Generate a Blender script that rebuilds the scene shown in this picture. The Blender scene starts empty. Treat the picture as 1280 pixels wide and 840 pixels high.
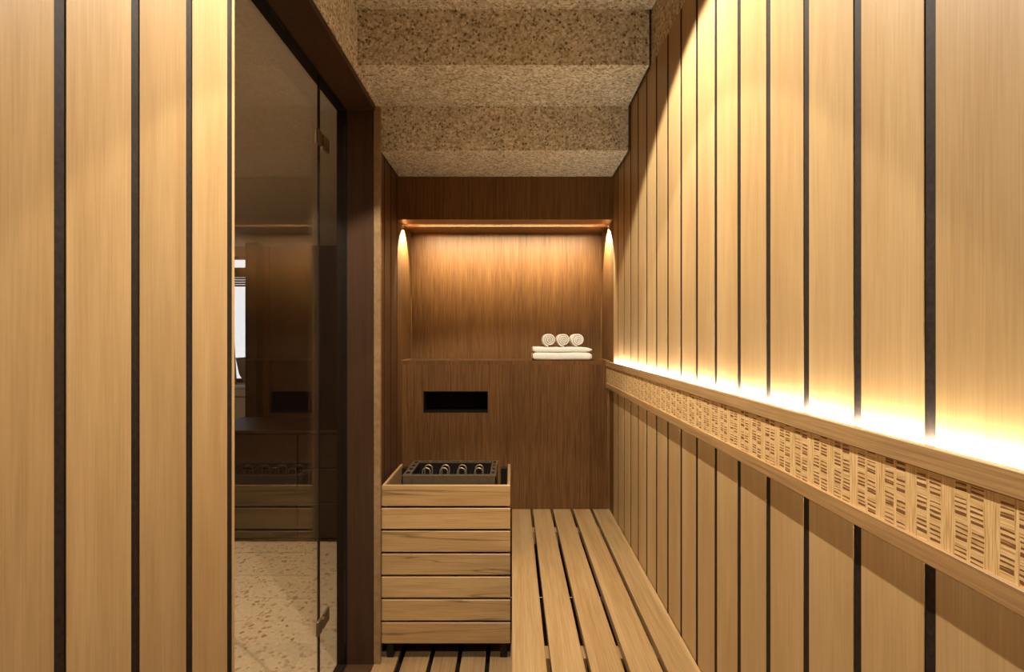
import bpy, bmesh, math, random
from mathutils import Vector, Matrix
random.seed(7)
C = bpy.context.scene.collection
EYE = 1.357
# ------------------------------------------------------------------ camera, world, exposure
cam = bpy.data.cameras.new('camera'); cam.lens = 18.0; cam.sensor_width = 36.0; cam.sensor_fit = 'HORIZONTAL'
cam.clip_start = 0.02
co = bpy.data.objects.new('camera', cam); C.objects.link(co)
co.location = (0, 0, EYE); co.rotation_euler = (math.pi/2, 0, 0)
bpy.context.scene.camera = co
S = bpy.context.scene
S.view_settings.view_transform = 'Standard'; S.view_settings.look = 'None'
S.view_settings.exposure = 0.0; S.view_settings.gamma = 1.0; S.view_settings.use_curve_mapping = False
W = bpy.data.worlds.new('world'); S.world = W; W.use_nodes = True
W.node_tree.nodes['Background'].inputs[0].default_value = (0.9, 0.95, 1.0, 1)
W.node_tree.nodes['Background'].inputs[1].default_value = 1.6      # daylight outside the far bathroom window

WARM = (1.0, 0.935, 0.81)
def lamp(name, kind, loc, power, color=WARM, rot=(0, 0, 0), **kw):
    l = bpy.data.lights.new(name, kind); l.energy = power; l.color = color
    for k, v in kw.items(): setattr(l, k, v)
    o = bpy.data.objects.new(name, l); C.objects.link(o); o.location = loc; o.rotation_euler = rot
    return o
R = math.radians
LX = -0.03
# recessed ceiling downlight (two-stage beam) above the bench and a second one behind the camera
lamp('downlight_and_fill_beam', 'SPOT', (LX, 1.27, EYE+1.29), 52, spot_size=R(75), spot_blend=0.08, shadow_soft_size=0.012)
lamp('downlight_and_fill_beam', 'SPOT', (LX, 1.27, EYE+1.29), 178, spot_size=R(107), spot_blend=0.12, shadow_soft_size=0.012)
lamp('downlight_and_fill_beam', 'SPOT', (LX, -0.10, EYE+1.29), 13, spot_size=R(110), spot_blend=0.6, shadow_soft_size=0.03)
lamp('downlight_and_fill_beam', 'SPOT', (LX, -0.10, EYE+1.29), 120, rot=(R(42), 0, R(5)), spot_size=R(30), spot_blend=0.7, shadow_soft_size=0.03)  # added frontal fill, tilted to brighten the heater guard
# shower room beyond the glass
lamp('shower_room_light', 'AREA', (-1.55, 2.1, EYE+0.93), 48, size=0.5, color=(1.0, 0.82, 0.58))

# ------------------------------------------------------------------ node helpers
def srgb(r, g, b):
    f = lambda c: (c/255/12.92) if c/255 <= 0.04045 else ((c/255+0.055)/1.055)**2.4
    return (f(r), f(g), f(b), 1)
class NT:
    def __init__(s, name):
        s.m = bpy.data.materials.new(name); s.m.use_nodes = True
        s.t = s.m.node_tree; s.t.nodes.clear()
        s.out = s.n('ShaderNodeOutputMaterial')
    def n(s, typ, **kw):
        x = s.t.nodes.new(typ)
        for k, v in kw.items(): setattr(x, k, v)
        return x
    def l(s, a, b): s.t.links.new(a, b)
    def setin(s, sock, v):
        if isinstance(v, bpy.types.NodeSocket): s.l(v, sock)
        else: sock.default_value = v
    def math(s, op, a, b=0.0, c=None):
        x = s.n('ShaderNodeMath', operation=op)
        s.setin(x.inputs[0], a); s.setin(x.inputs[1], b)
        if c is not None: s.setin(x.inputs[2], c)
        return x.outputs[0]
    def vmath(s, op, a, b):
        x = s.n('ShaderNodeVectorMath', operation=op); s.setin(x.inputs[0], a); s.setin(x.inputs[1], b)
        return x.outputs[0]
    def noise(s, vec, scale, detail=3, rough=0.5, dist=0.0):
        x = s.n('ShaderNodeTexNoise'); s.l(vec, x.inputs['Vector'])
        x.inputs['Scale'].default_value = scale; x.inputs['Detail'].default_value = detail
        x.inputs['Roughness'].default_value = rough; x.inputs['Distortion'].default_value = dist
        return x.outputs['Fac']
    def ramp(s, fac, stops):
        x = s.n('ShaderNodeValToRGB'); s.l(fac, x.inputs[0]); e = x.color_ramp.elements
        while len(e) < len(stops): e.new(0.5)
        for i, (p, c) in enumerate(stops): e[i].position = p; e[i].color = c
        return x.outputs[0]
    def mix(s, fac, a, b, mode='MIX'):
        x = s.n('ShaderNodeMix', data_type='RGBA', blend_type=mode)
        s.setin(x.inputs[0], fac); s.setin(x.inputs[6], a); s.setin(x.inputs[7], b)
        return x.outputs[2]
    def principled(s, color, rough=0.5, metal=0.0, spec=0.5, bump=None, bstr=0.2, bdist=0.002):
        p = s.n('ShaderNodeBsdfPrincipled'); s.setin(p.inputs['Base Color'], color)
        s.setin(p.inputs['Roughness'], rough); p.inputs['Metallic'].default_value = metal
        p.inputs['Specular IOR Level'].default_value = spec
        if bump is not None:
            b = s.n('ShaderNodeBump'); b.inputs['Strength'].default_value = bstr; b.inputs['Distance'].default_value = bdist
            s.l(bump, b.inputs['Height']); s.l(b.outputs[0], p.inputs['Normal'])
        s.l(p.outputs[0], s.out.inputs[0]); return p

def wood(name, axis, light, mid, dark, grain=38.0, along=0.045, rough=0.42, spec=0.35, vary=0.12, streak=0.0, fibre=0.16, mott=0.25, tone=0.70):
    light, mid, dark = [tuple(c*tone for c in k[:3])+(1,) for k in (light, mid, dark)]
    t = NT(name)
    tc = t.n('ShaderNodeTexCoord').outputs['Object']
    at = t.n('ShaderNodeAttribute', attribute_name='board').outputs['Fac']
    cx = t.n('ShaderNodeCombineXYZ')
    for i, k in enumerate((13.7, 9.1, 11.3)): t.l(t.math('MULTIPLY', at, k), cx.inputs[i])
    v = t.vmath('ADD', tc, cx.outputs[0])
    sc = [1.0, 1.0, 1.0]; sc['XYZ'.index(axis)] = along
    vg = t.vmath('MULTIPLY', v, tuple(sc))
    sf = [1.0, 1.0, 1.0]; sf['XYZ'.index(axis)] = 0.018
    vf = t.vmath('MULTIPLY', v, tuple(sf))
    g1 = t.noise(vg, grain, 4, 0.6, 0.6)
    g2 = t.noise(vf, 420, 2, 0.5)
    g3 = t.noise(vg, 7, 2, 0.5, 0.4)
    col = t.ramp(g1, [(0.25, dark), (0.5, mid), (0.75, light)])
    col = t.mix(mott, col, t.ramp(g3, [(0.3, dark), (0.7, light)]))
    f = t.ramp(g2, [(0.3, (1-fibre*1.6,)*3+(1,)), (0.62, (1, 1, 1, 1))])
    col = t.mix(1.0, col, f, 'MULTIPLY')
    if streak:
        g4 = t.noise(vg, 9, 3, 0.5, 1.0)
        d = t.math('ABSOLUTE', t.math('SUBTRACT', g4, 0.5))
        k = t.ramp(d, [(0.0, (1-streak,)*3+(1,)), (0.016, (1, 1, 1, 1))])
        col = t.mix(1.0, col, k, 'MULTIPLY')
    wn = t.n('ShaderNodeTexWhiteNoise', noise_dimensions='1D'); t.l(at, wn.inputs['W'])
    hs = t.n('ShaderNodeHueSaturation'); t.l(col, hs.inputs['Color'])
    t.l(t.math('MULTIPLY_ADD', wn.outputs['Value'], 2*vary, 1-vary), hs.inputs['Value'])
    t.principled(hs.outputs[0], rough, 0, spec, t.math('ADD', t.math('MULTIPLY', g1, 0.4), g2), 0.12, 0.001)
    return t.m

OAKL, OAKM, OAKD = srgb(218, 182, 129), srgb(206, 168, 114), srgb(190, 149, 96)
M = {}
M['wall_oak'] = wood('oak_wall_boards', 'Z', OAKL, OAKM, OAKD, 24, 0.10, vary=0.06, mott=0.45, fibre=0.09)
M['bench_oak'] = wood('oak_bench_slats', 'Y', srgb(212, 174, 120), srgb(198, 157, 103), srgb(176, 133, 82), 45, 0.03, vary=0.07, tone=0.60)
M['floor_oak'] = wood('oak_duckboard', 'Y', srgb(184, 148, 104), srgb(166, 130, 88), srgb(142, 106, 68), 40, 0.04, vary=0.09)
M['guard_oak'] = wood('oak_guard_slats', 'X', srgb(222, 180, 122), srgb(210, 165, 106), srgb(192, 144, 88), 34, 0.06, vary=0.06, streak=0.5)
M['rail_oak'] = wood('oak_rail', 'Y', srgb(206, 166, 114), srgb(190, 148, 97), srgb(166, 124, 77), 70, 0.02, vary=0.0, fibre=0.2, tone=0.78)
M['veneer'] = wood('brown_oak_veneer', 'Z', srgb(146, 102, 58), srgb(130, 88, 48), srgb(104, 68, 36), 110, 0.025, rough=0.45, spec=0.2, vary=0.06, fibre=0.30)
M['shade_boards'] = wood('shade_toned_boards', 'Z', srgb(110, 76, 44), srgb(98, 66, 38), srgb(82, 54, 30), 70, 0.03, rough=0.45, vary=0.08)  # shade on the boards past the door, put into the colour; rear wall shares it
M['dark_frame'] = wood('dark_walnut_reveal', 'Z', srgb(84, 58, 38), srgb(77, 52, 34), srgb(68, 46, 29), 50, 0.03, rough=0.5, spec=0.15, vary=0.0)
M['vanity_wood'] = wood('dark_vanity_wood', 'X', srgb(48, 30, 19), srgb(42, 26, 16), srgb(34, 21, 13), 50, 0.03, rough=0.4, vary=0.0)

def plain(name, col, rough=0.5, metal=0.0, spec=0.5, nscale=60, amt=0.15, bstr=0.05):
    t = NT(name); tc = t.n('ShaderNodeTexCoord').outputs['Object']
    n = t.noise(tc, nscale, 3, 0.6)
    k = t.ramp(n, [(0.3, (1-amt,)*3+(1,)), (0.7, (1, 1, 1, 1))])
    t.principled(t.mix(1.0, col, k, 'MULTIPLY'), rough, metal, spec, n, bstr, 0.001)
    return t.m
M['groove'] = plain('dark_groove_strip', srgb(44, 32, 24), 0.7, 0, 0.2, 120, 0.7)
M['black'] = plain('black_metal', srgb(16, 13, 11), 0.6, 0, 0.2)
M['void'] = plain('black_vent_lining', srgb(24, 16, 12), 0.7, 0, 0.15)
M['steel'] = plain('dark_steel', srgb(104, 87, 64), 0.5, 0.5, 0.5, 45, 0.3)
M['dark_steel'] = plain('black_steel', srgb(30, 25, 21), 0.5, 0.4, 0.4)
M['element'] = plain('heating_element_metal', srgb(168, 146, 112), 0.4, 0.7)
M['hinge'] = plain('bronze_hinge_metal', srgb(118, 98, 76), 0.4, 0.7)
M['plaster'] = plain('grey_ceiling_plaster', srgb(232, 222, 208), 0.8)
M['ledge'] = plain('pale_plaster', srgb(205, 196, 182), 0.8)
M['linen'] = plain('grey_linen', srgb(190, 182, 170), 0.9)
M['ceramic'] = plain('grey_stoneware', srgb(150, 140, 128), 0.5)
M['downlight'] = plain('white_enamel', srgb(220, 214, 204), 0.5)

def towel_mat():
    t = NT('white_terry_towel'); tc = t.n('ShaderNodeTexCoord').outputs['Object']
    n = t.noise(tc, 900, 2, 0.6); n2 = t.noise(tc, 130, 3, 0.6)
    col = t.ramp(n2, [(0.3, srgb(222, 212, 196)), (0.7, srgb(234, 226, 212))])
    t.principled(col, 0.95, 0, 0.1, n, 0.25, 0.001); return t.m
M['towel'] = towel_mat()

def stone():
    t = NT('speckled_stone'); tc = t.n('ShaderNodeTexCoord').outputs['Object']
    dn = t.n('ShaderNodeTexNoise'); t.l(tc, dn.inputs['Vector']); dn.inputs['Scale'].default_value = 170; dn.inputs['Detail'].default_value = 2
    sc = t.n('ShaderNodeVectorMath', operation='SCALE'); t.l(dn.outputs['Color'], sc.inputs[0]); sc.inputs['Scale'].default_value = 0.012
    v = t.vmath('ADD', tc, sc.outputs[0])
    w = t.n('ShaderNodeTexVoronoi'); t.l(v, w.inputs['Vector']); w.inputs['Scale'].default_value = 130
    sep = t.n('ShaderNodeSeparateColor'); t.l(w.outputs['Color'], sep.inputs[0])
    col = t.ramp(sep.outputs[0], [(0.0, srgb(148, 128, 100)), (0.2, srgb(184, 166, 138)), (0.5, srgb(206, 190, 162)), (0.8, srgb(218, 204, 178)), (1.0, srgb(236, 226, 206))])
    w2 = t.n('ShaderNodeTexVoronoi'); t.l(v, w2.inputs['Vector']); w2.inputs['Scale'].default_value = 95
    sep2 = t.n('ShaderNodeSeparateColor'); t.l(w2.outputs['Color'], sep2.inputs[0])
    spot = t.math('MULTIPLY', t.math('LESS_THAN', w2.outputs['Distance'], t.math('MULTIPLY', sep2.outputs[1], 0.6)), t.math('LESS_THAN', sep2.outputs[0], 0.30))
    col = t.mix(t.math('MULTIPLY', spot, t.math('MULTIPLY_ADD', sep2.outputs[2], 0.6, 0.4)), col, srgb(100, 80, 58))
    n = t.noise(tc, 14, 4, 0.6)
    col = t.mix(1.0, col, t.ramp(n, [(0.3, (0.80, 0.79, 0.77, 1)), (0.7, (1, 1, 1, 1))]), 'MULTIPLY')
    t.principled(col, 0.8, 0, 0.2, sep.outputs[0], 0.3, 0.0015); return t.m
M['stone'] = stone()

def terrazzo():
    t = NT('terrazzo_floor'); tc = t.n('ShaderNodeTexCoord').outputs['Object']
    dn = t.n('ShaderNodeTexNoise'); t.l(tc, dn.inputs['Vector']); dn.inputs['Scale'].default_value = 18
    v = t.vmath('ADD', tc, t.vmath('SCALE', dn.outputs['Color'], (0, 0, 0)))
    sc = t.n('ShaderNodeVectorMath', operation='SCALE'); t.l(dn.outputs['Color'], sc.inputs[0]); sc.inputs['Scale'].default_value = 0.05
    v = t.vmath('ADD', tc, sc.outputs[0])
    w = t.n('ShaderNodeTexVoronoi'); t.l(v, w.inputs['Vector']); w.inputs['Scale'].default_value = 38
    sep = t.n('ShaderNodeSeparateColor'); t.l(w.outputs['Color'], sep.inputs[0])
    chip = t.math('MULTIPLY', t.math('LESS_THAN', w.outputs['Distance'], 0.40), t.math('LESS_THAN', sep.outputs[0], 0.55))
    base = t.ramp(t.noise(tc, 60, 3, 0.6), [(0.3, srgb(188, 168, 138)), (0.7, srgb(206, 187, 156))])
    cc = t.ramp(sep.outputs[1], [(0.0, srgb(150, 112, 78)), (0.5, srgb(172, 146, 112)), (1.0, srgb(184, 160, 130))])
    t.principled(t.mix(chip, base, cc), 0.5, 0, 0.3); return t.m
M['terrazzo'] = terrazzo()

def glass(name, tint):
    t = NT(name)
    g = t.n('ShaderNodeNewGeometry')
    d = t.n('ShaderNodeVectorMath', operation='DOT_PRODUCT'); t.l(g.outputs['Normal'], d.inputs[0]); t.l(g.outputs['Incoming'], d.inputs[1])
    c = t.math('ABSOLUTE', d.outputs['Value'])
    F = t.math('MULTIPLY_ADD', t.math('POWER', t.math('SUBTRACT', 1.0, c), 5.0), 0.86, 0.04)
    tr = t.n('ShaderNodeBsdfTransparent'); tr.inputs[0].default_value = tint
    gl = t.n('ShaderNodeBsdfGlossy'); gl.inputs['Roughness'].default_value = 0.0
    mx = t.n('ShaderNodeMixShader'); t.l(F, mx.inputs[0]); t.l(tr.outputs[0], mx.inputs[1]); t.l(gl.outputs[0], mx.inputs[2])
    t.l(mx.outputs[0], t.out.inputs[0]); return t.m
M['glass'] = glass('smoked_glass', (0.86, 0.84, 0.82, 1))
M['clear'] = glass('clear_glass', (0.97, 0.97, 0.97, 1))

def emit(name, col, strength):
    t = NT(name); e = t.n('ShaderNodeEmission'); e.inputs[0].default_value = col; e.inputs[1].default_value = strength
    t.l(e.outputs[0], t.out.inputs[0]); return t.m
LEDC = (1.0, 0.92, 0.74, 1); NLED = (1.0, 0.87, 0.57, 1)
M['rail_led'] = emit('warm_led_tape', LEDC, 430)
M['niche_led'] = emit('warm_led_line', NLED, 60)
M['lens'] = emit('downlight_lens', LEDC, 8)

def rattan():
    t = NT('woven_cane'); tc = t.n('ShaderNodeTexCoord').outputs['Object']
    sep = t.n('ShaderNodeSeparateXYZ'); t.l(tc, sep.inputs[0])
    wob = t.noise(tc, 30, 2, 0.5)
    y = t.math('ADD', sep.outputs[1], t.math('MULTIPLY', t.math('SUBTRACT', wob, 0.5), 0.006))
    z = t.math('ADD', sep.outputs[2], t.math('MULTIPLY', t.math('SUBTRACT', wob, 0.5), 0.003))
    u = t.math('DIVIDE', y, 0.053)
    pi_ = t.math('FLOOR', u); fu = t.math('FRACT', u)
    wn = t.n('ShaderNodeTexWhiteNoise', noise_dimensions='1D'); t.l(pi_, wn.inputs['W'])
    gt = lambda a, b: t.math('GREATER_THAN', a, b)
    lt = lambda a, b: t.math('LESS_THAN', a, b)
    mul = lambda a, b: t.math('MULTIPLY', a, b)
    s1 = mul(gt(fu, 0.05), lt(fu, 0.33)); s2 = mul(gt(fu, 0.42), lt(fu, 0.70))
    off = t.math('ADD', mul(t.math('FRACT', mul(pi_, 0.5)), 1.0), mul(s2, -0.16))
    off = t.math('ADD', off, mul(wn.outputs['Value'], 0.22))
    fv = t.math('FRACT', t.math('ADD', t.math('DIVIDE', z, 0.027), off))
    grp = lt(fv, 0.70)
    fz = t.math('FRACT', t.math('DIVIDE', z, 0.0054))
    tri = t.math('ABSOLUTE', t.math('SUBTRACT', fz, 0.5))
    nz = t.noise(t.vmath('MULTIPLY', tc, (1, 0.15, 1)), 260, 2, 0.6)
    slit = lt(tri, t.math('MULTIPLY_ADD', t.math('SUBTRACT', nz, 0.5), 0.55, 0.19))
    col_m = t.math('ADD', s1, s2)
    darkm = mul(mul(col_m, grp), t.math('MAXIMUM', slit, lt(fv, 0.11)))
    hs = t.noise(t.vmath('MULTIPLY', tc, (1, 0.05, 1)), 500, 2, 0.6)
    vs = t.noise(t.vmath('MULTIPLY', tc, (1, 1, 0.05)), 500, 2, 0.6)
    st = t.n('ShaderNodeMix', data_type='FLOAT'); t.l(col_m, st.inputs[0]); t.l(vs, st.inputs[2]); t.l(hs, st.inputs[3])
    base = t.ramp(st.outputs[0], [(0.28, srgb(176, 134, 84)), (0.5, srgb(212, 174, 118)), (0.75, srgb(230, 198, 146))])
    c = t.mix(darkm, base, srgb(120, 80, 46))
    h = t.math('ADD', t.math('SUBTRACT', mul(st.outputs[0], 0.4), darkm), mul(t.math('SUBTRACT', 1.0, col_m), 0.5))
    t.principled(c, 0.5, 0, 0.3, h, 0.55, 0.0022); return t.m
M['rattan'] = rattan()

# ------------------------------------------------------------------ mesh helpers
class MB:
    def __init__(s):
        s.bm = bmesh.new(); s.lay = s.bm.faces.layers.float.new('board'); s.k = random.random()*5
    def _fin(s, faces, mi, board):
        for f in faces: f.material_index = mi; f[s.lay] = board
    def box(s, x0, x1, y0, y1, z0, z1, bev=0.0, mi=0, board=None, seg=1, smooth=False):
        if board is None: s.k += 0.37; board = s.k
        b = bmesh.new()
        bmesh.ops.create_cube(b, size=1.0)
        for v in b.verts: v.co = Vector(((x0+x1)/2+v.co.x*(x1-x0), (y0+y1)/2+v.co.y*(y1-y0), (z0+z1)/2+v.co.z*(z1-z0)))
        if bev: bmesh.ops.bevel(b, geom=b.edges[:], offset=bev, segments=seg, affect='EDGES', profile=0.5)
        s.join(b, mi, board, smooth); return s
    def join(s, b, mi=0, board=0.0, smooth=False, mat=None):
        if mat is not None: b.transform(mat)
        vm = {}
        b.verts.index_update()
        for v in b.verts: vm[v.index] = s.bm.verts.new(v.co)
        for f in b.faces:
            try: nf = s.bm.faces.new([vm[v.index] for v in f.verts])
            except ValueError: continue
            nf.material_index = mi; nf[s.lay] = board; nf.smooth = smooth
        b.free()
    def tube(s, pts, r, n=8, mi=0, closed=False):
        rings = []; N = len(pts)
        for i, p in enumerate(pts):
            p = Vector(p); a = Vector(pts[max(i-1, 0)]); c = Vector(pts[min(i+1, N-1)])
            d = (c-a).normalized(); ref = Vector((0, 1, 0)) if abs(d.y) < 0.9 else Vector((1, 0, 0))
            e1 = d.cross(ref).normalized(); e2 = d.cross(e1)
            rings.append([s.bm.verts.new(p+e1*r*math.cos(2*math.pi*k/n)+e2*r*math.sin(2*math.pi*k/n)) for k in range(n)])
        fs = []
        for i in range(N-1):
            for k in range(n):
                fs.append(s.bm.faces.new((rings[i][k], rings[i][(k+1) % n], rings[i+1][(k+1) % n], rings[i+1][k])))
        fs.append(s.bm.faces.new(rings[0][::-1])); fs.append(s.bm.faces.new(rings[-1]))
        for f in fs: f.smooth = True
        s._fin(fs, mi, 0.0); return s
    def lathe(s, prof, n=32, mi=0):
        rings = [[s.bm.verts.new((r*math.cos(2*math.pi*k/n), r*math.sin(2*math.pi*k/n), z)) for k in range(n)] for r, z in prof]
        fs = []
        for i in range(len(prof)-1):
            for k in range(n):
                fs.append(s.bm.faces.new((rings[i][k], rings[i][(k+1) % n], rings[i+1][(k+1) % n], rings[i+1][k])))
        fs.append(s.bm.faces.new(rings[0][::-1])); fs.append(s.bm.faces.new(rings[-1]))
        for f in fs: f.smooth = True
        s._fin(fs, mi, 0.0); return s
    def build(s, name, mats, parent=None, kind=None, origin=None):
        if not isinstance(mats, (list, tuple)): mats = [mats]
        bmesh.ops.recalc_face_normals(s.bm, faces=s.bm.faces[:])
        me = bpy.data.meshes.new(name); s.bm.to_mesh(me); s.bm.free()
        for m in mats: me.materials.append(m)
        o = bpy.data.objects.new(name, me); C.objects.link(o)
        if origin is not None:
            me.transform(Matrix.Translation(-Vector(origin))); o.location = origin
        if parent is not None:
            o.parent = parent; o.matrix_parent_inverse = Matrix.Translation(-parent.location)
        if kind: o['kind'] = kind
        return o
def tag(o, label=None, cat=None, group=None, kind=None):
    if label: o['label'] = label
    if cat: o['category'] = cat
    if group: o['group'] = group
    if kind: o['kind'] = kind
    return o
def empty(name, loc, label=None, cat=None, group=None, kind=None):
    o = bpy.data.objects.new(name, None); C.objects.link(o); o.location = loc; o.empty_display_size = 0.05
    return tag(o, label, cat, group, kind)
def copy_tree(o, parent=None):
    c = o.copy(); C.objects.link(c)
    if parent is not None: c.parent = parent; c.matrix_parent_inverse = o.matrix_parent_inverse.copy()
    for ch in list(o.children): copy_tree(ch, c)
    return c
Z = lambda h: EYE + h

# ------------------------------------------------------------------ the setting
XL, XR = -0.572, 0.508
YB0, YB1, YB2 = 2.56, 2.66, 2.905        # upper panel, lower panel, niche back
YR = -1.5                                 # rear wall behind the camera
WTOP = 0.985                              # top of boards over eye
GW = 0.0168; GD = 0.0014
def board_wall(mb, x, sgn, y0, y1, gaps, z0, z1, bmi=0):
    # sgn: direction from room into the wall
    xa, xb = sorted((x, x+sgn*GD*1.0)); xc, xd = sorted((x+sgn*GD, x+sgn*0.02))
    mb.box(xc, xd, y0, y1, z0, z1, mi=1)
    edges = [y0]
    for g in sorted(gaps):
        if y0 < g < y1: edges += [g-GW/2, g+GW/2]
    edges.append(y1)
    for a, b in zip(edges[0::2], edges[1::2]):
        if b-a > 0.004: mb.box(xa, xb+0.0001, a, b, z0, z1, 0.0006, mi=bmi)
# right wall
mb = MB()
gaps = [0.6228+0.1308*k for k in range(-13, 16)]
board_wall(mb, XR, 1, YR, YB0, gaps, 0, Z(WTOP))
mb.box(XR, XR+0.02, YB0, YB2, 0, Z(0.8), mi=2)
mb.box(XR+0.02, XR+0.10, YR, YB2, -0.05, Z(1.45), mi=2)
mb.build('wall_right', [M['wall_oak'], M['groove'], M['veneer']], kind='structure')
# left wall: near boarded part, part beyond the door, mass behind them
YD0, YD1 = 1.056, 2.117                   # door opening
mb = MB()
gapsl = [1.037-0.1296*k for k in range(0, 17)]
board_wall(mb, XL, -1, YR, YD0, gapsl, 0, Z(WTOP))
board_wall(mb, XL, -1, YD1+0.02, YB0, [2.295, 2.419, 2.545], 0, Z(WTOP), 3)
mb.box(XL-0.02, XL, YB0, YB2, 0, Z(0.8), mi=4)
mb.box(-0.725, XL-0.02, YR, YD0-0.004, -0.05, Z(1.45), mi=2)
mb.box(-0.725, XL-0.02, YD1+0.02, 5.6, -0.05, Z(1.45), mi=2)
mb.box(-0.725, XL-0.02, YD0-0.004, YD1+0.02, Z(0.96), Z(1.45), mi=2)
mb.build('wall_left', [M['wall_oak'], M['groove'], M['dark_frame'], M['shade_boards'], M['veneer']], kind='structure')
# door reveal: brown lining and black channel
mb = MB()
HD = 0.932
mb.box(-0.681, XL-0.001, YD1, YD1+0.0195, -0.02, Z(0.948))
mb.box(-0.681, XL-0.001, YD0-0.0035, YD1, Z(HD), Z(0.958))
mb.box(-0.681, XL-0.001, YD0-0.0035, YD0, -0.02, Z(HD))
mb.box(-0.681, XL-0.001, YD0, YD1, -0.03, -0.001)
mb.build('trim_1', M['dark_frame'], kind='structure')
mb = MB()
mb.box(-0.7245, -0.681, YD1, YD1+0.0195, -0.02, Z(0.948))
mb.box(-0.7245, -0.681, YD0-0.0035, YD1, Z(HD), Z(0.958))
mb.box(-0.7245, -0.681, YD0-0.0035, YD0, -0.02, Z(HD))
mb.box(-0.7245, -0.681, YD0, YD1, -0.03, -0.001)
mb.build('trim_2', M['black'], kind='structure')
mb = MB(); mb.box(XL, -0.545, YD1, YD1+0.020, 0.0, Z(0.950), 0.001)
mb.build('trim_3', M['floor_oak'], kind='structure')
mb = MB(); mb.box(XL-0.002, XL+0.006, YD0, YD1, Z(HD), Z(0.955))
mb.build('trim_4', M['dark_frame'], kind='structure')
# back wall: upper panel, niche (top with a light channel, back), lower panel with vent hole
mb = MB()
NT_ = 0.582
CH0, CH1, CHD = 2.668, 2.722, 0.034
def panels(x0, x1, y0, y1, z0, z1, cuts):
    xs = [x0]+[c for c in cuts if x0 < c < x1]+[x1]
    for a, b in zip(xs, xs[1:]): mb.box(a, b, y0, y1, z0, z1, board=y0+3*sum(1 for c in cuts if c <= a+1e-6))
cuts_u = [-0.30, 0.08, 0.36]; cuts_n = [-0.36, -0.17, 0.03, 0.22, 0.40]; cuts_l = [-0.31, -0.06, 0.21, 0.40]
panels(XL, XR, YB0, YB0+0.03, Z(NT_), Z(0.86), cuts_u)
mb.box(XL, XR, YB0+0.03, CH0, Z(NT_), Z(NT_+0.08))
mb.box(XL, XR, CH1, YB2, Z(NT_), Z(NT_+0.08))
mb.box(XL, XR, CH0, CH1, Z(NT_+CHD), Z(NT_+0.08))
panels(XL, XR, YB2, YB2+0.03, Z(-0.2), Z(NT_+0.08), cuts_n)
HS = -0.128                                # shelf
mb.box(XL, XR, YB1, YB2, Z(HS-0.02), Z(HS))
vx0, vx1, vz0, vz1 = -0.461, -0.125, Z(-0.399), Z(-0.287)
LT = Z(HS-0.02)
panels(XL, XR, YB1, YB1+0.02, vz1, LT, cuts_l)
panels(XL, XR, YB1, YB1+0.02, 0, vz0, cuts_l)
panels(XL, vx0, YB1, YB1+0.02, vz0, vz1, cuts_l)
panels(vx1, XR, YB1, YB1+0.02, vz0, vz1, cuts_l)
mb.box(XL-0.02, XR+0.02, YB2+0.03, YB2+0.08, -0.05, Z(1.0))
mb.build('wall_back', M['veneer'], kind='structure')
# rear wall behind the camera, coloured dark to limit frontal bounce light
mb = MB(); mb.box(-0.725, XR+0.1, YR-0.08, YR, -0.05, Z(1.45)); mb.build('wall_rear', M['shade_boards'], kind='structure')
# stepped stone ceiling (underside of a stair), one solid per step
mb = MB()
SX0, SX1 = -0.566, 0.500
mb.box(SX0, SX1, 2.20, YB0, Z(0.797), Z(1.45))
mb.box(SX0, SX1, 1.865, 2.20, Z(0.987), Z(1.45))
mb.box(SX0-0.004, 0.519, 1.53, 1.865, Z(1.19), Z(1.45))
mb.box(SX0-0.004, 0.519, YR, 1.53, Z(1.312), Z(1.45))
mb.box(-0.60, -0.563, YR, 2.20, Z(0.958), Z(1.45))
mb.box(0.509, 0.53, YR, 2.20, Z(WTOP), Z(1.45))
mb.box(-0.725, 0.61, YR-0.08, YB2+0.08, Z(1.45), Z(1.5))
mb.build('ceiling', M['stone'], kind='structure')
# duckboard floor
mb = MB()
fe = [XL, -0.48, -0.457, -0.349, -0.331, -0.231, -0.213, -0.111, -0.093, 0.007, 0.025, 0.125, 0.143, 0.243, 0.261, 0.361, 0.379, XR]
for a, b in zip(fe[0::2], fe[1::2]): mb.box(a, b, YR, YB1, -0.022, 0, 0.0015)
mb.box(-0.725, XR+0.02, YR, YB1, -0.08, -0.032, mi=1)
mb.build('floor', [M['floor_oak'], M['void']], kind='structure')

# ------------------------------------------------------------------ shower room beyond the glass
mb = MB(); mb.box(-4.7, -0.725, -1.1, 8.0, -0.08, 0.0); mb.build('floor_shower_room', M['terrazzo'], kind='structure')
mb = MB(); mb.box(-4.7, -0.725, -1.1, 5.45, Z(0.955), Z(1.05)); mb.box(-4.7, -0.725, 5.45, 8.1, Z(1.3), Z(1.4)); mb.box(-4.7, -0.725, 5.40, 5.45, Z(1.0), Z(1.4))
mb.build('ceiling_shower_room', M['plaster'], kind='structure')
mb = MB(); mb.box(-2.556, -0.725, 5.40, 5.5, 0, Z(0.955)); mb.box(-2.69, -2.556, 5.39, 5.5, 0, Z(0.955), mi=1); mb.box(-2.735, -2.62, 5.25, 5.385, 0, Z(0.955))
mb.build('wall_shower_room_far', [M['vanity_wood'], M['dark_frame']], kind='structure')
mb = MB(); mb.box(-4.8, -4.7, -1.1, 8.1, 0, Z(1.4)); mb.box(-4.8, -0.725, -1.2, -1.1, 0, Z(1.4)); mb.box(-0.8, -0.725, 5.5, 8.1, 0, Z(1.4))
mb.build('wall_shower_room_side', M['plaster'], kind='structure')
YW = 6.6
mb = MB()
mb.box(-4.7, -0.8, YW, YW+0.1, 0, Z(-0.6)); mb.box(-4.7, -0.8, YW, YW+0.1, Z(1.02), Z(1.4))
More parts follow.
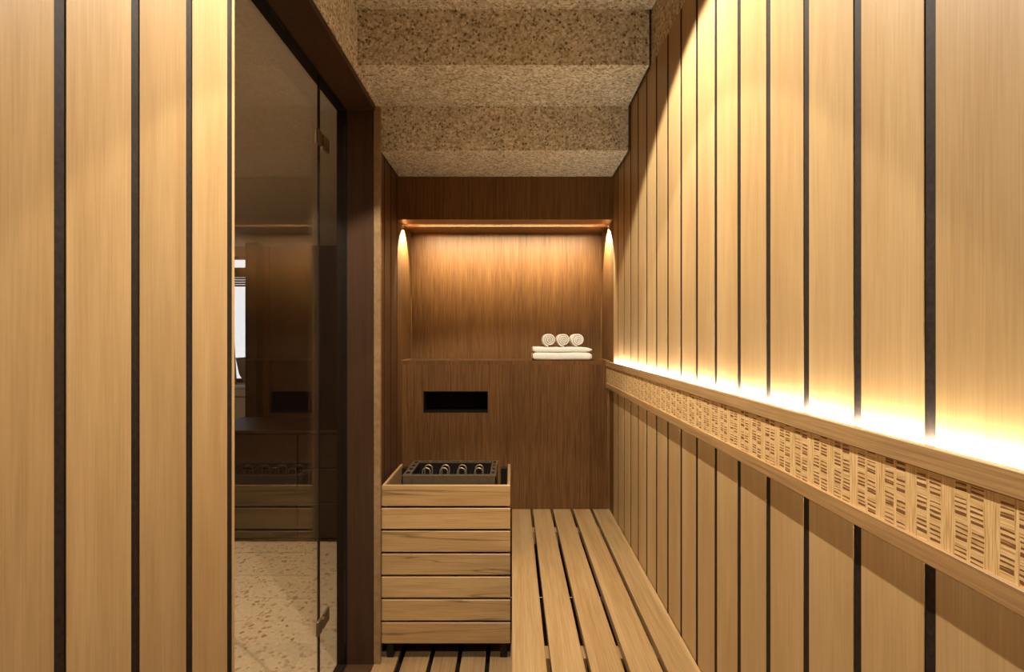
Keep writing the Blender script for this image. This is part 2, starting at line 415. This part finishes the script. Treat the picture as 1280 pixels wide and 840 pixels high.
mb.box(-2.7, -0.8, YW, YW+0.1, Z(-0.6), Z(1.02)); mb.box(-4.7, -4.5, YW, YW+0.1, Z(-0.6), Z(1.02))
mb.build('wall_window', M['plaster'], kind='structure')
win = empty('window_1', (-3.6, YW, Z(-0.6)), kind='structure')
mb = MB()
mb.box(-4.5, -2.7, YW-0.02, YW+0.06, Z(0.76), Z(0.88))
for k in range(4): mb.box(-4.5, -2.7, YW-0.05, YW-0.01, Z(0.635+0.03*k), Z(0.655+0.03*k), 0.004)
mb.box(-4.5, -2.7, YW-0.02, YW+0.06, Z(-0.6), Z(-0.55)); mb.box(-4.5, -2.7, YW-0.02, YW+0.06, Z(0.99), Z(1.02))
mb.box(-4.5, -4.45, YW-0.02, YW+0.06, Z(-0.55), Z(0.99)); mb.box(-2.75, -2.7, YW-0.02, YW+0.06, Z(-0.55), Z(0.99))
mb.build('window_frame', M['dark_frame'], win)
mb = MB(); mb.box(-4.45, -2.75, YW+0.02, YW+0.026, Z(-0.55), Z(0.99)); mb.build('window_pane', M['clear'], win)

# glass front: hinged door leaf and fixed pane
XG = -0.690
YS = 1.826                              # seal between the leaf and the fixed pane
door = empty('door_1', (XG, YS, 0), kind='structure')
mb = MB(); mb.box(XG-0.004, XG+0.004, YD0+0.003, YS-0.003, 0.004, Z(HD)-0.002); mb.build('glass_leaf', M['glass'], door)
mb = MB(); mb.box(XG-0.004, XG+0.004, YS-0.002, YS+0.004, 0.004, Z(HD)-0.002); mb.build('seal', M['black'], door)
for h in (0.700, -1.027):
    mb = MB()
    mb.box(XG+0.005, XG+0.015, YS-0.039, YS-0.003, Z(h-0.026), Z(h+0.026), 0.003, seg=2)
    mb.box(XG+0.005, XG+0.013, YS+0.018, YS+0.076, Z(h-0.026), Z(h+0.026), 0.003, seg=2)
    mb.box(XG+0.005, XG+0.019, YS-0.002, YS+0.016, Z(h-0.019), Z(h+0.019), 0.003, seg=2)
    mb.build('hinge', M['hinge'], door)
mb = MB(); mb.box(XG-0.004, XG+0.004, YS+0.005, YD1-0.002, 0.001, Z(HD)-0.002)
mb.build('window_2', M['glass'], kind='structure')

# ------------------------------------------------------------------ bench
BZ = EYE-0.898
bench = empty('sauna_bench', (0.254, 1.1, 0), 'long slatted pale oak bench with five lengthwise slats along the right wall', 'bench')
mb = MB()
for a, b in ((0.0, 0.0945), (0.1075, 0.1985), (0.2125, 0.302), (0.317, 0.405), (0.418, 0.506)):
    mb.box(a, b, YR+0.15, YB1-0.002, BZ-0.028, BZ, 0.002, seg=2)
mb.build('seat', M['bench_oak'], bench)
for y in (-0.6, 0.5, 1.5, 2.45):
    mb = MB(); mb.box(0.02, 0.50, y-0.03, y+0.03, BZ-0.085, BZ-0.028); mb.build('cross_rail', M['floor_oak'], bench)
    for x in (0.03, 0.43):
        mb = MB(); mb.box(x, x+0.06, y-0.03, y+0.03, 0, BZ-0.085, 0.002); mb.build('leg', M['floor_oak'], bench)

# ------------------------------------------------------------------ heater guard and heater
GY0, GY1 = 2.14, 2.50
GX0, GX1 = -0.545, -0.007
GZ1 = EYE-0.625; GZ0 = 0.062
guard = empty('heater_guard', (-0.276, 2.32, 0), 'boxy guard of seven pale horizontal oak slats around the heater, left of the bench', 'heater guard')
pitch = (GZ1-GZ0)/7
mbf = MB()
for k in range(7):
    z1 = GZ1-k*pitch; z0 = z1-pitch+0.0095
    mbf.box(GX0, GX1, GY0, GY0+0.016, z0, z1, 0.0015)
mbf.box(GX0+0.016, GX1-0.016, GY0+0.0165, GY0+0.020, GZ0+0.01, GZ1-0.02, mi=1)
mbf.build('front_panel', [M['guard_oak'], M['void']], guard)
for x0, x1, xi0, xi1 in ((GX0, GX0+0.013, GX0+0.0131, GX0+0.015), (GX1-0.013, GX1, GX1-0.015, GX1-0.0131)):
    mb = MB()
    for k in range(7):
        z1 = GZ1-k*pitch; z0 = z1-pitch+0.0095
        mb.box(x0, x1, GY0+0.0165, GY1, z0, z1, 0.0015)
    mb.build('side_panel', M['bench_oak'], guard)
for (xa, ya) in ((-0.53, 2.161), (-0.05, 2.161), (-0.53, 2.465), (-0.054, 2.465)):
    mb = MB()
    mb.box(xa, xa+0.030, ya, ya+0.030, 0, GZ1-0.012, 0.001)
    for k in range(6): mb.box(xa+0.011, xa+0.018, ya-0.002, ya, 0.02+0.115*k, 0.027+0.115*k, 0.001)
    mb.build('post', M['dark_steel'], guard)['label'] = 'dark steel corner post'

HX0, HX1, HY0, HY1 = -0.474, -0.069, 2.20, 2.475
HZ = EYE-0.6016; rw = 0.034
heater = empty('sauna_heater', ((HX0+HX1)/2, (HY0+HY1)/2, 0), 'dark steel sauna heater with slotted rim and heating coils, inside the oak guard', 'heater')
mb = MB(); t_ = 0.004
mb.box(HX0, HX1, HY0, HY0+t_, 0.16, HZ-0.003); mb.box(HX0, HX1, HY1-t_, HY1, 0.16, HZ-0.003)
mb.box(HX0, HX0+t_, HY0, HY1, 0.16, HZ-0.003); mb.box(HX1-t_, HX1, HY0, HY1, 0.16, HZ-0.003)
mb.box(HX0, HX1, HY0, HY1, 0.15, 0.16)
mb.box(HX0+0.05, HX0+0.053, HY0-0.002, HY0, 0.16, HZ-0.008); mb.box(HX1-0.030, HX1-0.027, HY0-0.002, HY0, 0.16, HZ-0.008)
mb.build('body', M['steel'], heater)
mb = MB(); mb.box(HX0+0.03, HX1-0.03, HY0+0.03, HY1-0.03, 0.17, HZ-0.12)
for k in range(5):
    x = HX0+0.045+k*0.079; mb.box(x-0.002, x+0.002, HY0+0.03, HY1-0.03, HZ-0.12, HZ-0.03)
mb.box(HX0+rw, HX1-rw*0.8, HY1-0.036, HY1-0.034, HZ-0.12, HZ-0.0045)
mb.box(HX0+rw-0.002, HX0+rw, HY0+0.03, HY1-0.034, HZ-0.12, HZ-0.0045)
mb.box(HX1-rw*0.8, HX1-rw*0.8+0.002, HY0+0.03, HY1-0.034, HZ-0.12, HZ-0.0045)
mb.box(HX0+t_, HX1-t_, HY0+t_, HY1-t_, 0.161, 0.17)
mb.build('liner', M['void'], heater)
# slotted top rim
mb = MB(); rz0, rz1 = HZ-0.004, HZ
mb.box(HX0, HX1, HY0, HY0+0.030, rz0, rz1)                      # front bar, plain
def slotted(horizontal, a0, a1, b0, b1, n, frac):
    # bar spanning a0..a1, width b0..b1, with n slots
    w = (b1-b0); r = w*0.27
    def bx(p0, p1, q0, q1):
        if horizontal: mb.box(p0, p1, q0, q1, rz0, rz1)
        else: mb.box(q0, q1, p0, p1, rz0, rz1)
    bx(a0, a1, b0, b0+r); bx(a0, a1, b1-r, b1)
    L = (a1-a0)/n
    for i in range(n+1):
        c = a0+i*L; h = L*(1-frac)/2
        bx(max(a0, c-h), min(a1, c+h), b0+r, b1-r)
slotted(True, HX0+rw, HX1-rw, HY1-0.034, HY1, 7, 0.74)
slotted(False, HY0+0.030, HY1, HX0, HX0+rw, 4, 0.60)
slotted(False, HY0+0.030, HY1, HX1-rw*0.8, HX1, 4, 0.60)
mb.box(HX0+rw, HX1-rw, HY0+0.030, HY0+0.033, HZ-0.03, HZ-0.002)
mb.build('rim', M['steel'], heater)
for i in range(4):
    x = -0.387+i*0.0785
    for dx, y, top in ((0.002, 2.30, HZ+0.0085), (0.0, 2.375, HZ+0.0035)):
        r = 0.0175
        pts = [(x+dx-r, y, HZ-0.12)]+[(x+dx-r*math.cos(a), y, top-r+r*math.sin(a)) for a in [math.pi*k/12 for k in range(13)]]+[(x+dx+r, y, HZ-0.12)]
        MB().tube(pts, 0.0032, 8).build('heating_element', M['element'], heater)

# vent
mb = MB(); vy = YB1
mb.box(vx0+0.001, vx1-0.001, vy+0.10, vy+0.104, vz0+0.001, vz1-0.001)
for a in ((vx0+0.0005, vx0+0.004, vz0+0.0005, vz1-0.0005), (vx1-0.004, vx1-0.0005, vz0+0.0005, vz1-0.0005), (vx0+0.0005, vx1-0.0005, vz0+0.0005, vz0+0.004), (vx0+0.0005, vx1-0.0005, vz1-0.004, vz1-0.0005)):
    mb.box(a[0], a[1], vy+0.001, vy+0.104, a[2], a[3])
tag(mb.build('air_vent', M['void'], origin=((vx0+vx1)/2, vy, vz0)), 'black rectangular air vent recessed in the brown wall above the heater', 'vent')

# ------------------------------------------------------------------ backrest rail on the right wall
XF = 0.486
rail = empty('backrest_rail', (XF, 0.9, Z(-0.268)), 'oak framed backrest rail with woven cane band, glowing along the right wall', 'backrest')
ya, yb = YR+0.02, YB1-0.001
mb = MB(); mb.box(XF, XF+0.012, ya, yb, Z(-0.1575), Z(-0.130), 0.0012); mb.build('top_rail', M['rail_oak'], rail)
mb = MB(); mb.box(XF, XF+0.012, ya, yb, Z(-0.268), Z(-0.2423), 0.0012); mb.build('bottom_rail', M['rail_oak'], rail)
mb = MB(); mb.box(XF+0.0045, XF+0.0095, ya, yb, Z(-0.243), Z(-0.1565)); mb.build('woven_panel', M['rattan'], rail)
mb = MB(); mb.box(XF+0.0122, XF+0.0145, 0.42, 2.54, Z(-0.1345), Z(-0.1318)); mb.build('light_strip', M['rail_led'], rail)
for k in range(5):
    y = -0.6+k*0.75
    mb = MB(); mb.box(XF+0.0121, XR-0.0002, y-0.008, y+0.008, Z(-0.24), Z(-0.20)); mb.build('bracket', M['dark_steel'], rail)

# ------------------------------------------------------------------ niche light line
nl = empty('niche_light', (-0.03, (CH0+CH1)/2, Z(NT_)), 'warm light line recessed in the top of the shelf niche', 'light')
yc = (CH0+CH1)/2
mb = MB(); mb.box(XL+0.003, XR-0.003, yc-0.004, yc+0.004, Z(NT_+CHD-0.003), Z(NT_+CHD-0.0005)); mb.build('diffuser', M['niche_led'], nl)
lamp('niche_wash', 'AREA', (-0.03, CH0+0.003, Z(NT_+0.004)), 6.4, color=NLED[:3], rot=(R(51), 0, 0), shape='RECTANGLE', size=0.94, size_y=0.006, spread=R(86))
for x, sg in ((XL+0.013, -1), (XR-0.013, 1)):              # end points of the line, grazing the niche cheeks
    o = lamp('niche_end_point', 'SPOT', (x, yc, Z(NT_+0.006)), 200, color=NLED[:3], rot=(0, -sg*R(10), 0), spot_size=R(94), spot_blend=0.10, shadow_soft_size=0.003)
    o.scale = (0.16, 1.0, 1.0)                             # slot-shaped beam: narrow across, wide along the cheek

# ceiling downlights
for y, lab in ((1.27, 'round white ceiling downlight above the middle of the bench'), (-0.10, 'round white ceiling downlight nearest the rear wall')):
    d = empty('ceiling_downlight', (LX, y, Z(1.312)), lab, 'light', 'ceiling downlights')
    mb = MB(); mb.lathe([(0.028, 0), (0.045, 0), (0.045, -0.004), (0.030, -0.006), (0.028, -0.004)], 32)
    o = mb.build('ring', M['downlight']); o.parent = d

# ------------------------------------------------------------------ towels
def fold_towel(name, w, depth, h, layers, loc, rz, label, taper=0.0):
    # folded slab: rounded front fold, layers that show as lines at both ends
    mb = MB(); n = layers; t = h/n
    nx = 28; rows = []
    for L in range(n):
        prof = []
        z0 = L*t; r = t/2*0.97; yf = -depth/2+0.004*(L % 2); yk = depth/2-0.003*L
        cr = t*0.34; prof = []
        zb, zt = z0+t*0.015, z0+t*0.985
        def arc(cy, cz, a0):
            for i in range(6):
                a = a0-(math.pi/2)*i/5; prof.append((cy+cr*math.cos(a), cz+cr*math.sin(a)))
        arc(yf+cr, zb+cr, -math.pi/2); arc(yf+cr, zt-cr, math.pi)
        for i in range(1, 8): prof.append((yf+cr+(yk-yf-2*cr)*i/8, zt))
        arc(yk-cr, zt-cr, math.pi/2); arc(yk-cr, zb+cr, 0)
        for i in range(1, 8): prof.append((yk-cr-(yk-yf-2*cr)*i/8, zb))
        rings = []
        for j in range(nx+1):
            u = j/nx; x = -w/2+w*u
            e = min(u, 1-u)*w/(t*0.5); e = 1-max(0, 1-e)**2; sc = 0.55+0.45*math.sqrt(max(e, 0))
            if taper and u > 0.88: sc *= 1-taper*((u-0.88)/0.12)
            ring = []
            for (py, pz) in prof:
                zz = z0+t/2+(pz-z0-t/2)*sc
                zz += 0.0008*math.sin(31*x+9*py+L*2.0)*(1 if zz > 0.002 else 0)
                if taper: zz -= 0.0*u
                ring.append(mb.bm.verts.new((x, py+0.0012*math.sin(24*x+L), zz)))
            rings.append(ring)
        P = len(prof)
        for j in range(nx):
            for i in range(P):
                f = mb.bm.faces.new((rings[j][i], rings[j][(i+1) % P], rings[j+1][(i+1) % P], rings[j+1][i])); f.smooth = True
        mb.bm.faces.new(rings[0][::-1]); mb.bm.faces.new(rings[-1])
    o = mb.build(name, M['towel']); o.location = loc; o.rotation_euler = (0, 0, rz)
    return tag(o, label, 'towel', 'towels on the niche shelf')
SZ = Z(HS)
fold_towel('folded_towel', 0.309, 0.19, 0.0405, 1, (0.263, 2.765, SZ+0.0005), 0, 'thick folded white towel lying directly on the niche shelf under the others')
fold_towel('folded_towel', 0.309, 0.185, 0.0285, 1, (0.264, 2.770, SZ+0.0415), 0, 'thinner folded white towel carrying three rolled towels', taper=0.55)
def roll_mesh(R0, L, turns, ph):
    mb = MB(); N = int(turns*36); pitch = (R0-0.0045)/turns; t = pitch*0.74
    rings = []
    for i in range(N+1):
        a = 2*math.pi*i/36; r = 0.0045+pitch*a/(2*math.pi)-pitch*0.45
        r = max(r, 0.0015)
        c, s_ = math.cos(a+ph), math.sin(a+ph)
        ring = []
        h = t/2; q = h*0.75
        wob = 0.0006*math.sin(2*a+ph)-0.0042*(r/R0)**2*-1*0
        yfr = -L/2+0.004*(r/R0)**2+wob; ybk = L/2
        for (dr, y) in ((-h, yfr+q), (-h*0.7, yfr+q*0.3), (0, yfr), (h*0.7, yfr+q*0.3), (h, yfr+q), (h, ybk-q), (h*0.7, ybk-q*0.3), (0, ybk), (-h*0.7, ybk-q*0.3), (-h, ybk-q)):
            rr = max(r+dr, 0.0004); ring.append(mb.bm.verts.new((rr*c, y, rr*s_)))
        rings.append(ring)
    P = 10
    for i in range(N):
        for k in range(P):
            f = mb.bm.faces.new((rings[i][k], rings[i][(k+1) % P], rings[i+1][(k+1) % P], rings[i+1][k])); f.smooth = True
    mb.bm.faces.new(rings[0][::-1]); mb.bm.faces.new(rings[-1])
    return mb
labs = ('leftmost of the three rolled white towels on the folded towels', 'middle rolled white towel between two others on the folded towels', 'rightmost rolled white towel, nearest the rattan rail')
RR = 0.0375
PH = -math.pi/2-3.4*2*math.pi
for i, (x, ph) in enumerate(((0.197, PH-0.1), (0.2725, PH+0.15), (0.348, PH))):
    o = roll_mesh(RR, 0.15, 3.4, ph).build('rolled_towel', M['towel'])
    o.location = (x, 2.765, SZ+0.0415+0.0285+RR-0.0005)
    tag(o, labs[i], 'towel', 'towels on the niche shelf')

# ------------------------------------------------------------------ things in the shower room
van = empty('vanity_cabinet', (-1.6, 3.6, 0), 'long dark wood cabinet on the terrazzo floor beyond the glass', 'cabinet')
mb = MB(); mb.box(-2.05, -0.76, 3.36+0.012, 3.90, 0.03, 0.715); mb.box(-2.05, -0.76, 3.42, 3.88, 0, 0.03); mb.build('body', M['vanity_wood'], van)
mb = MB(); mb.box(-2.06, -0.755, 3.35, 3.91, 0.717, 0.738, 0.002); mb.build('top', M['vanity_wood'], van)
for k in range(3):
    for j in range(2):
        x0 = -2.045+j*0.645
        mb = MB(); mb.box(x0, x0+0.635, 3.357, 3.371, 0.04+0.226*k, 0.04+0.226*k+0.218, 0.001)
        dr = mb.build('drawer', M['vanity_wood'], van)
mb = MB(); mb.box(-4.2, -2.3, 5.58, 6.1, Z(-0.66), Z(-0.58), 0.004); mb.box(-4.15, -2.35, 5.62, 6.06, 0, Z(-0.66))
tag(mb.build('stone_counter', M['ledge'], origin=(-3.2, 5.84, 0)), 'pale plaster counter by the bright window', 'counter')
mb = MB(); mb.lathe([(0.09, 0), (0.10, 0.02), (0.17, 0.15), (0.20, 0.31), (0.205, 0.335), (0.19, 0.335), (0.16, 0.16), (0.08, 0.04)], 40)
o = mb.build('stone_basin', M['ceramic']); o.location = (-2.91, 5.82, Z(-0.58)); tag(o, 'grey tapering stone basin on the pale counter', 'basin')
mb = MB(); n = 60
pa = []; pb = []
for k in range(n+1):
    x = -4.35+0.95*k/n; y = 6.42+0.03*math.sin(k*0.9)
    pa.append((mb.bm.verts.new((x, y, 0.03)), mb.bm.verts.new((x-0.12*k/n, y, Z(0.74)))))
    pb.append((mb.bm.verts.new((x, y+0.006, 0.03)), mb.bm.verts.new((x-0.12*k/n, y+0.006, Z(0.74)))))
for k in range(n):
    for p in (pa, pb):
        f = mb.bm.faces.new((p[k][0], p[k+1][0], p[k+1][1], p[k][1])); f.smooth = True
    mb.bm.faces.new((pa[k][1], pa[k+1][1], pb[k+1][1], pb[k][1]))
tag(mb.build('curtain', M['linen']), 'grey linen curtain hanging at the bright window', 'curtain')
